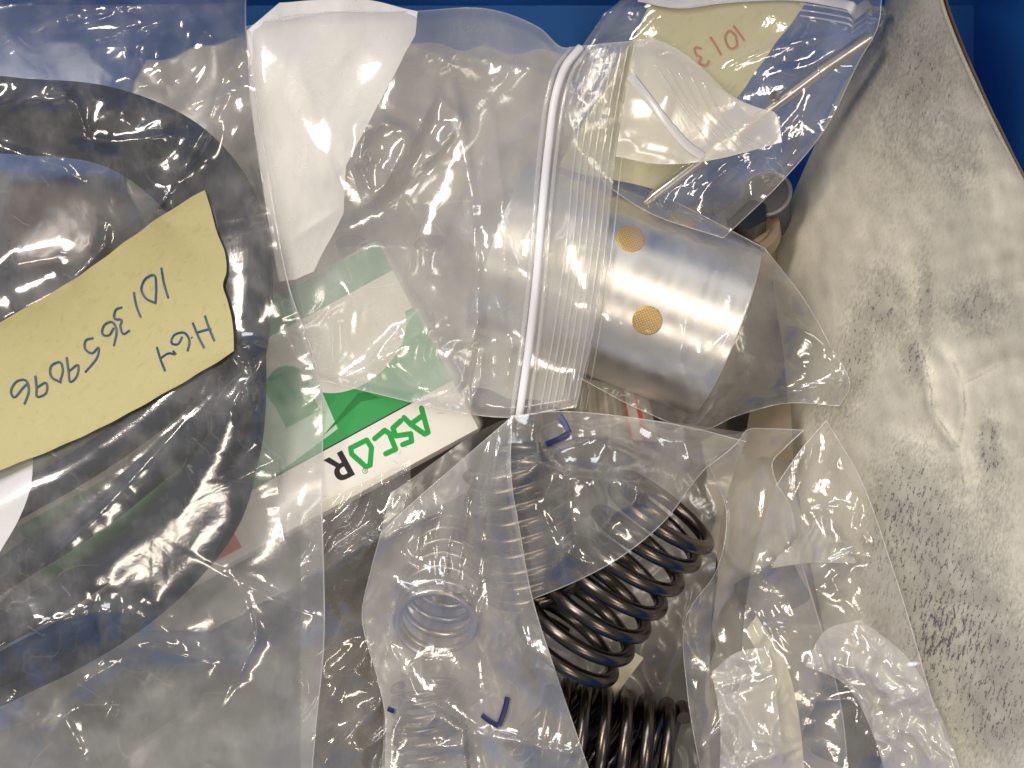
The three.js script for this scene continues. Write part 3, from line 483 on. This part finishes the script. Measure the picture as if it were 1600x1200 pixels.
  for (const d of [22, 42, 60, 80, 98]) fp.push(mesh('zip_ridge', strip([1000 + d, 90 + d * 0.4, 1040 + d, 150 + d * 0.45, 1095 + d, 238 - d * 0.1], 2.2, 0.0005, 0.0002), M.ridge));
  thing('bag_flap', 'creamy translucent zip bag mouth folded out to the right of the ribbed strip', 'zip bag', fp);
}

// ------------------------------------------------------------------ springs in an open bag
function spring(ax, bx, R, r, turns, closed = [1.2, 1.2], phase = 0) {
  const d = bx.clone().sub(ax), len = d.length(), t = d.clone().normalize(), s = new THREE.Vector3(0, 1, 0).cross(t).normalize(), b = t.clone().cross(s), pts = [], total = turns + closed[0] + closed[1], n = Math.round(total * 28);
  const ec = r * 2.1, rise = (len - ec * (closed[0] + closed[1])) / turns;
  for (let i = 0; i <= n; i++) {
    const q = i / n * total, y = q < closed[0] ? q * ec : q < closed[0] + turns ? closed[0] * ec + (q - closed[0]) * rise : closed[0] * ec + turns * rise + (q - closed[0] - turns) * ec, a = phase + q * Math.PI * 2;
    pts.push(ax.clone().addScaledVector(t, y).addScaledVector(s, R * Math.cos(a)).addScaledVector(b, R * Math.sin(a)));
  }
  const c = new THREE.CatmullRomCurve3(pts), g = new THREE.TubeGeometry(c, n * 2, r, 14);
  const caps = [0, 1].map((e) => { const cg = new THREE.CircleGeometry(r, 14); cg.applyQuaternion(new THREE.Quaternion().setFromUnitVectors(new THREE.Vector3(0, 0, 1), c.getTangent(e).multiplyScalar(e ? 1 : -1))); cg.translate(...c.getPoint(e).toArray()); return cg; });
  return mergeGeometries([g, ...caps]);
}
{
  const outlineB = { top: [610, 770, 800, 652, 1000, 655, 1168, 676], right: [1168, 676, 1130, 800, 1110, 1000, 1110, 1290], bottom: [590, 1290, 1110, 1290], left: [610, 770, 570, 960, 598, 1100, 590, 1290] };
  const back = sheet({ ...outlineB, iter: 60, crumple: [5, 70, 1.5, 60], seed: 61, creases: [[3, 10, 1040, 980, 1060, 1010, 1020, 1090], [4, 10, 1060, 950, 1090, 1050]] });
  const R = 0.0205, r = 0.0028, grp = { group: 'dark steel coil springs in the open bag' };
  const add = (label, g, mat = M.blackSteel) => { raster(g); thing('coil_spring', label, 'spring', [mesh('coil_spring', g, mat)], grp); };
  add('dark coil spring under the open bag flap near the upper blue corner mark', spring(V(800, 715, 0.052), V(835, 915, 0.036), 0.0195, r, 6.5, [1, 1], 1));
  add('dark coil spring in hazy film near the printed box, its round end facing up', spring(V(706, 845, 0.006), V(680, 978, 0.056), 0.0155, 0.0016, 5.5, [1, 1], 2), M.greySteel);
  add('dark coil spring blurred behind film at the bag bottom left', spring(V(668, 1068, 0.035), V(678, 1240, 0.035), 0.014, 0.0017, 7, [1, 1], 0.4));
  add('bare black coil spring lying crosswise at the bottom edge of the opening', spring(V(850, 1140, 0.036), V(1055, 1185, 0.042), R, r, 5, [1, 1], 0.4));
  add('bare black coil spring lying diagonally through the opening of the bag', spring(V(1045, 790, 0.066), V(880, 1020, 0.053), R, r, 5.4, [1.2, 0.8], 2.2));
  add('bare black coil spring lowest in the pile at the bottom beside the hazy panel', spring(V(850, 1105, 0.026), V(965, 1240, 0.034), R, r, 5, [1, 1], 1.4));
  // packing in and behind
  const tag = sheet({ top: [986, 1016, 1006, 1028], bottom: [938, 1078, 956, 1094], left: [986, 1016, 938, 1078], right: [1006, 1028, 956, 1094], height: (x, y) => 0.035, cell: 6, seed: 3 });
  thing('paper_scrap', 'small cream paper scrap behind the diagonal spring', 'paper', [mesh('paper_scrap', tag, std(0.62, 0.58, 0.42, 0.8))]);
  const flapF = sheet({ fold: 1.2, foldw: 1.6, floor: 0.058, top: [798, 650, 880, 643, 1060, 664, 1166, 690], right: [1166, 690, 1150, 696, 1120, 712], bottom: [832, 936, 900, 908, 970, 870, 1040, 812, 1085, 752, 1120, 712], left: [798, 650, 792, 740, 810, 850, 832, 936], iter: 260, gap: 0.002, cell: 3, crumple: [1.7, 150, 2, 20], seed: 63, puff: (x, y, u, v) => 0.008 * Math.sin(Math.PI * clamp(v, 0, 1)) * (1 - 0.5 * u),
    creases: [[5, 9, 838, 646, 832, 680, 842, 722, 815, 750, 788, 778], [6, 12, 842, 724, 880, 745, 930, 752, 985, 752, 1020, 750], [5, 16, 880, 705, 930, 690, 985, 712, 1045, 738], [3, 7, 1062, 668, 1075, 700, 1085, 735], [3, 8, 870, 665, 920, 672, 985, 660], [4, 8, 845, 800, 870, 850, 920, 880], [3, 7, 1000, 780, 960, 800, 930, 840], [3, 8, 1000, 665, 1050, 690, 1110, 690], [4, 10, 860, 900, 900, 850, 890, 780]] });
  const panel = sheet({ floor: 0.05, top: [596, 832, 640, 790, 720, 720, 800, 651], right: [800, 651, 798, 740, 812, 830, 832, 936, 872, 1062, 908, 1168, 950, 1290], bottom: [598, 1290, 950, 1290], left: [596, 832, 580, 890, 566, 965, 590, 1060, 602, 1120, 598, 1290], iter: 200, gap: 0.002, cell: 3, crumple: [2.2, 95, 4, 98], seed: 64,
    creases: [[4, 9, 760, 690, 730, 780, 715, 900], [3, 6, 720, 770, 700, 850, 690, 960], [3, 6, 775, 690, 755, 800, 745, 930], [4, 8, 690, 800, 650, 815, 610, 835], [3, 7, 612, 840, 640, 880, 700, 905], [4, 8, 606, 900, 650, 930, 720, 920], [6, 10, 640, 1095, 690, 1118, 720, 1140, 728, 1200, 735, 1290], [5, 10, 720, 1140, 790, 1155, 905, 1178], [3, 8, 600, 1000, 640, 1060, 650, 1090], [3, 6, 660, 1140, 680, 1120, 700, 1130], [3, 7, 655, 1170, 720, 1165], [3, 8, 755, 930, 740, 1000, 750, 1080], [3, 8, 690, 930, 725, 925, 740, 960], [3, 7, 800, 900, 820, 1000, 850, 1090]] });
  const rightF = sheet({ floor: 0.045, top: [1108, 728, 1150, 694, 1168, 672, 1200, 670, 1256, 672], right: [1256, 672, 1226, 700, 1207, 722, 1212, 752, 1234, 790, 1250, 870, 1285, 990, 1315, 1110, 1330, 1290], bottom: [1110, 1290, 1330, 1290], left: [1108, 728, 1135, 800, 1120, 890, 1072, 965, 1074, 1080, 1112, 1290], iter: 160, gap: 0.002, crumple: [2, 110, 3, 80], seed: 65, sealed: true,
    creases: [[5, 9, 1150, 722, 1158, 690, 1168, 672], [3, 8, 1145, 722, 1180, 718, 1225, 700], [4, 8, 1070, 960, 1068, 1050, 1085, 1140], [3, 7, 1090, 1180, 1130, 1130, 1150, 1080], [2, 10, 1120, 900, 1160, 900, 1220, 880], [3, 8, 1080, 1010, 1120, 1050, 1180, 1200], [2, 8, 1200, 750, 1190, 820, 1150, 870]] });
  const parts = [mesh('back_film', back, M.polyBack), mesh('front_film', flapF, M.poly), mesh('front_film', panel, M.panel), mesh('front_film', rightF, M.poly)];
  parts.push(mesh('hem', thin(flapF.userData.edge('bottom'), 0.0004), M.edge), mesh('hem', thin(panel.userData.edge('right'), 0.0005), M.edge), mesh('hem', thin(rightF.userData.edge('right'), 0.0006), M.edge), mesh('hem', thin(rightF.userData.edge('top'), 0.0005), M.edge), mesh('seam', mergeGeometries([thin(flapF.userData.edge('top'), 0.0004), thin(panel.userData.edge('left'), 0.0005), thin(panel.userData.edge('top'), 0.0004), thin(rightF.userData.edge('left'), 0.0004)]), M.edge));
  for (const q of [[874, 648, 884, 664, 889, 676], [889, 676, 872, 686, 853, 694], [793, 1089, 788, 1110, 779, 1134], [779, 1134, 766, 1127, 753, 1117], [606, 1107, 616, 1111]]) parts.push(mesh('printed_mark', strip(q, 8, 0.0002, 0.0012, 8), M.ink));
  thing('spring_bag', 'open crumpled clear bag full of coil springs with blue corner marks', 'plastic bag', parts);
}

// ------------------------------------------------------------------ bag at the bottom right with white packing
{
  const block = new RoundedBoxGeometry(0.026, 0.018, 0.018, 3, 0.003); block.rotateY(0.5); block.translate(...P(1205, 925, 0.025));
  const block2 = new RoundedBoxGeometry(0.03, 0.02, 0.04, 3, 0.004); block2.rotateY(-0.4); block2.translate(...P(1335, 1120, 0.028));
  [block, block2].forEach(raster);
  thing('rubber_block', 'small dark rubber block blurred beneath film right of the diagonal spring', 'rubber block', [mesh('rubber_block', block, std(0.05, 0.048, 0.046, 0.6))]);
  thing('rubber_block', 'larger dark rubber block beneath the curled white packing at the bottom', 'rubber block', [mesh('rubber_block', block2, std(0.05, 0.048, 0.046, 0.6))]);
  const white = std(0.5, 0.48, 0.44, 0.7), pack = 'white packing in the bottom right bag';
  const a = sheet({ top: [1165, 985, 1182, 962], right: [1182, 962, 1225, 1030, 1245, 1100, 1265, 1290], bottom: [1215, 1290, 1265, 1290], left: [1165, 985, 1186, 1030, 1200, 1120, 1215, 1290], iter: 100, gap: 0.004, seed: 71, crumple: [3, 40, 2, 80], cell: 3 });
  thing('cream_strip', 'narrow cream packing strip standing up behind film at the bottom right', 'packing strip', [mesh('cream_strip', a, std(0.6, 0.56, 0.46, 0.7))]);
  const b = sheet({ top: [1258, 1040, 1290, 985, 1345, 968], right: [1345, 968, 1420, 1030, 1470, 1120, 1530, 1290], bottom: [1400, 1290, 1530, 1290], left: [1258, 1040, 1320, 1070, 1365, 1150, 1400, 1290], iter: 140, gap: 0.006, seed: 72, crumple: [7, 45, 2, 55], cell: 3, creases: [[5, 8, 1300, 965, 1350, 1000, 1420, 1060], [4, 7, 1360, 1130, 1390, 1100, 1440, 1150]] });
  thing('white_wrap', 'curled white packing film band running to the bottom right corner', 'packing film', [mesh('white_wrap', b, film({ clear: 0.5, rough: 0.2, color: new THREE.Color(0.85, 0.83, 0.8), map: hazeB }))]);
  const d = sheet({ top: [1225, 862, 1285, 805, 1305, 830, 1330, 868], right: [1330, 868, 1335, 872, 1338, 880], bottom: [1205, 888, 1260, 880, 1338, 880], left: [1225, 862, 1215, 870, 1205, 888], iter: 100, gap: 0.006, seed: 73, crumple: [5, 30, 1.5, 30], cell: 3 });
  thing('white_tissue', 'small peaked piece of white tissue behind film below the bag tip', 'tissue', [mesh('white_tissue', d, white)]);
  const e = sheet({ top: [1112, 1050, 1150, 1020, 1200, 1010], right: [1200, 1010, 1215, 1100, 1230, 1290], bottom: [1120, 1290, 1230, 1290], left: [1112, 1050, 1125, 1130, 1120, 1290], iter: 100, gap: 0.002, seed: 74, crumple: [7, 50, 1.5, 30], cell: 4 });
  thing('pale_wrap', 'crumpled pale wrapping in film left of the cream packing strip', 'packing film', [mesh('pale_wrap', e, film({ clear: 0.6, rough: 0.2, map: hazeB, color: new THREE.Color(0.85, 0.83, 0.8) }))]);
  const front = sheet({ top: [1212, 760, 1250, 705, 1291, 657], right: [1291, 657, 1345, 750, 1392, 880, 1425, 985, 1455, 1090, 1520, 1290], bottom: [1150, 1290, 1520, 1290], left: [1212, 760, 1180, 860, 1160, 1000, 1150, 1290], iter: 200, floor: 0.042, gap: 0.002, cell: 3, crumple: [3, 85, 2.6, 50], seed: 75, where: (x, y) => 0.5 + sstep(900, 1150, y),
    creases: [[3, 7, 1272, 680, 1265, 720, 1240, 780], [4, 7, 1290, 880, 1330, 862, 1360, 868], [3, 5, 1320, 890, 1300, 905, 1310, 920, 1335, 922], [3, 7, 1160, 975, 1250, 985, 1330, 1000, 1400, 1050], [5, 7, 1395, 1080, 1410, 1120, 1400, 1160], [5, 7, 1425, 1130, 1455, 1170, 1490, 1200], [4, 6, 1370, 1170, 1390, 1150, 1420, 1180], [5, 8, 1330, 980, 1380, 1020, 1440, 1100], [3, 8, 1345, 760, 1330, 820, 1370, 860], [3, 7, 1260, 800, 1310, 790, 1350, 800], [4, 7, 1440, 1110, 1470, 1150, 1475, 1200], [4, 6, 1350, 1190, 1365, 1160, 1372, 1200]] });
  thing('corner_bag', 'clear crumpled bag with a pointed tip resting on the carton at bottom right', 'plastic bag', [mesh('front_film', front, M.poly), mesh('seam', mergeGeometries([thin(front.userData.edge('right'), 0.0005), thin(front.userData.edge('top'), 0.0005)]), M.edge)]);
}

// ------------------------------------------------------------------ big bag on the left with black hose
{
  const outline = { top: [-160, -70, 100, -70, 300, -60, 386, -50], right: [386, -50, 384, 40, 400, 150, 428, 330, 452, 450, 498, 590, 503, 800, 506, 1000, 494, 1130, 480, 1290], bottom: [-160, 1290, 200, 1290, 480, 1290], left: [-160, -70, -160, 600, -160, 1290] };
  const pinkG = sheet({ top: [20, 290, 110, 282], right: [110, 282, 150, 330, 140, 400], bottom: [30, 420, 140, 400], left: [20, 290, 10, 350, 30, 420], height: () => 0.03, cell: 8, seed: 81, crumple: [3, 50, 1, 0] });
  thing('pink_paper', 'faded pink paper seen dimly through the ring of black hose', 'paper', [mesh('pink_paper', pinkG, std(0.2, 0.125, 0.115, 0.85))]);
  const back = sheet({ ...outline, iter: 60, crumple: [1.4, 140, 1.5, 60], seed: 82, cell: 6 });
  const loops = [
    [0.0755, -60, 178, 70, 172, 190, 190, 290, 245, 352, 335, 374, 440, 338, 525, 282, 610, 190, 686, 50, 772, -90, 835, -220, 800, -270, 560, -220, 330],
    [0.0735, -60, 225, 60, 218, 170, 235, 255, 290, 318, 370, 366, 470, 366, 545, 325, 645, 200, 765, 60, 862, -80, 930, -230, 860, -260, 600, -200, 380],
    [0.0765, -60, 150, 50, 150, 175, 163, 295, 215, 372, 305, 400, 430, 388, 560, 352, 680, 292, 770, 200, 856, 80, 938, -60, 995, -280, 860, -310, 560, -240, 290],
    [0.0700, -60, 195, 60, 195, 175, 215, 270, 268, 335, 360, 380, 480, 390, 620, 372, 740, 320, 832, 200, 930, 60, 1015, -80, 1065, -270, 900, -290, 600, -220, 350],
    [0.0685, -60, 205, 70, 205, 180, 225, 275, 285, 350, 390, 388, 530, 382, 680, 355, 800, 290, 890, 190, 975, 60, 1048, -80, 1095, -220, 1000, -300, 700, -240, 380],
  ].map(([h, ...q]) => { const c = new THREE.CatmullRomCurve3(pairs(q).map(([x, y], i) => V(x, y, h + 0.002 * Math.sin(i * 1.3 + h * 900)))); c.closed = true; return new THREE.TubeGeometry(c, 320, 0.0062, 20, true); });
  loops.forEach(raster);
  thing('hose_coil', 'thick black rubber hose coiled into a ring inside the left bag', 'hose', loops.map((g) => mesh('hose_loop', g, M.rubber)));
  const labelTex = tex(canvas(256, 256, (g) => { g.fillStyle = '#e6e6ea'; g.fillRect(0, 0, 256, 256); g.fillStyle = '#3b3458'; for (const [x, w] of [[20, 4], [32, 7], [48, 3], [60, 5], [74, 9], [92, 4], [104, 6]]) g.fillRect(x, 60, w, 120); }));
  const label = sheet({ top: [-140, 770, -20, 735, 52, 708], right: [52, 708, 48, 760, 30, 810, 0, 862], bottom: [-170, 930, -80, 890, 0, 862], left: [-140, 770, -160, 850, -170, 930], iter: 200, gap: 0.0015, unit: true, seed: 84, cell: 5 });
  thing('barcode_label', 'white label with dark bars at the left edge below the yellow note', 'label', [mesh('barcode_label', label, new THREE.MeshPhysicalMaterial({ map: labelTex, roughness: 0.6, side: THREE.DoubleSide }))]);
  const front = sheet({ ...outline, iter: 500, fold: 1.3, foldw: 1.9, floor: 0.064, smooth: 16, gap: 0.0024, cell: 3, crumple: [3.4, 95, 2.2, 150], fine: 0.25, seed: 83, where: (x, y) => 0.05 + 1.25 * sstep(300, 100, y) + 0.3 * sstep(420, 480, x) * sstep(400, 520, y) * sstep(900, 700, y),
    creases: [[5, 9, -20, 100, 10, 72, 45, 45, 100, 26, 160, 16, 200, 8], [5, 9, 74, 132, 84, 108, 115, 88, 150, 74, 200, 70, 240, 62, 275, 32], [5, 9, -20, 222, 20, 238, 60, 252, 95, 262, 125, 284], [3, 8, -10, 172, 40, 152, 75, 132], [3, 6, 180, 198, 196, 165, 222, 140], [4, 7, 296, 242, 330, 180, 350, 120, 372, 78], [3, 6, -10, 442, 30, 412, 90, 402], [4, 7, 165, 345, 160, 385, 130, 420, 100, 448, 60, 470, -10, 505], [4, 9, 425, 330, 440, 400, 470, 500, 496, 590], [4, 10, 350, 570, 370, 545, 400, 540, 425, 552], [3, 8, 360, 640, 385, 600, 395, 640], [5, 16, -20, 1020, 60, 978, 150, 956, 215, 958, 258, 985, 300, 1020], [2.5, 6, 212, 1012, 260, 1018, 335, 1036], [3, 7, -10, 1112, 20, 1092, 36, 1102], [4, 6, 240, -10, 258, 35, 250, 72], [4, 6, 285, 5, 310, 40, 335, 62], [4, 6, 345, 15, 362, 45, 378, 62], [3, 7, 85, 135, 120, 165, 135, 220], [3, 7, 265, 300, 240, 330, 270, 350], [3, 6, 120, 215, 180, 222, 262, 212], [3, 7, 330, 195, 290, 260, 270, 270], [3, 8, 250, 90, 255, 130], [3, 6, 272, 128, 300, 105, 322, 85], [3, 10, 90, 1100, 140, 1060, 180, 1040], [3, 9, 360, 900, 430, 940, 490, 960], [3, 8, 380, 930, 400, 1000, 370, 1060], [2, 8, 30, 1150, 100, 1120, 130, 1180], [3, 9, 400, 690, 430, 720, 440, 790], [3, 9, 60, 890, 160, 800, 290, 660]] });
  const parts = [mesh('back_film', back, M.leftBack), mesh('front_film', front, M.left), mesh('seam', thin(front.userData.edge('right'), 0.0006), M.edge)];
  thing('hose_bag', 'big wrinkled clear bag over the left side holding black hose', 'plastic bag', parts);
  // yellow note on it
  const noteMap = tex(canvas(1024, 768, (g, w, h) => {
    g.fillStyle = '#bfb786'; g.fillRect(0, 0, w, h); const r = rng(77);
    for (let i = 0; i < 2600; i++) { g.fillStyle = `rgba(${r() < 0.45 ? '110,105,45' : '222,215,160'},${r() * 0.08})`; g.beginPath(); g.ellipse(r() * w, r() * h, 1 + r() * r() * 26, 1 + r() * r() * 18, r() * 3, 0, 7); g.fill(); }
    g.strokeStyle = 'rgba(80,78,40,.18)'; for (let i = 0; i < 70; i++) { const x = w * (0.75 + 0.2 * r()), y = h * r() * 0.2; g.beginPath(); g.moveTo(x, y); g.lineTo(x + 6 + r() * 12, y + (r() - 0.5) * 8); g.stroke(); }
  }));
  const note = sheet({ top: [-90, 545, 0, 503, 90, 452, 160, 405, 240, 345, 300, 308, 320, 298], right: [320, 298, 330, 330, 340, 365, 352, 395, 354, 425, 349, 445, 356, 470, 363, 500, 365, 548], bottom: [-90, 772, 0, 734, 60, 712, 150, 672, 260, 612, 330, 572, 365, 548], left: [-90, 545, -90, 660, -90, 772], iter: 500, gap: 0.0012, unit: true, seed: 85, cell: 3, wobble: 1.2, crumple: [0.5, 120, 2, 150] });
  const ink = std(0.012, 0.05, 0.13, 0.5);
  const words = [
    [252, 418, 256, 442, 263, 466], [244, 474, 228, 466, 221, 452, 228, 435, 241, 430, 244, 448, 243, 474], [209, 456, 213, 478, 220, 496],
    [191, 480, 181, 484, 179, 498, 190, 500, 188, 510, 193, 522, 203, 516], [178, 541, 182, 515, 175, 503, 163, 508, 160, 522, 170, 524, 178, 512],
    [146, 528, 134, 532, 133, 545, 144, 552, 154, 543, 152, 558, 133, 582], [104, 558, 107, 580, 110, 597, 120, 588, 122, 570, 108, 580],
    [96, 598, 80, 588, 80, 572, 94, 566, 98, 580, 93, 598], [55, 587, 57, 605, 58, 620, 72, 614, 72, 598, 57, 606], [38, 632, 45, 610, 40, 594, 26, 596, 17, 612, 22, 621, 36, 606, 42, 600],
    [320, 493, 327, 514, 335, 533], [301, 504, 309, 524, 319, 544], [307, 520, 320, 516, 330, 514], [299, 527, 300, 528], [293, 549, 296, 532, 288, 520, 272, 524, 268, 536, 278, 538, 285, 526], [245, 542, 251, 562, 258, 580], [251, 560, 264, 552, 275, 554, 270, 548],
  ];
  thing('yellow_note', 'bright yellow torn paper note with handwritten blue numbers on the left bag', 'note', [mesh('paper', note, new THREE.MeshPhysicalMaterial({ map: noteMap, roughness: 0.85, side: THREE.DoubleSide, bumpMap: grain, bumpScale: 0.0001 })), ...words.map((q) => mesh('handwriting', strip(q, 3.3, 0.00006, 0.0002, 2.5), ink))]);
}

// ------------------------------------------------------------------ draw
const renderer = new THREE.WebGLRenderer({ antialias: true });
renderer.toneMapping = THREE.LinearToneMapping;
renderer.toneMappingExposure = EXPOSURE;
renderer.shadowMap.enabled = true;
renderer.setSize(1024, 768);
renderer.render(scene, camera);
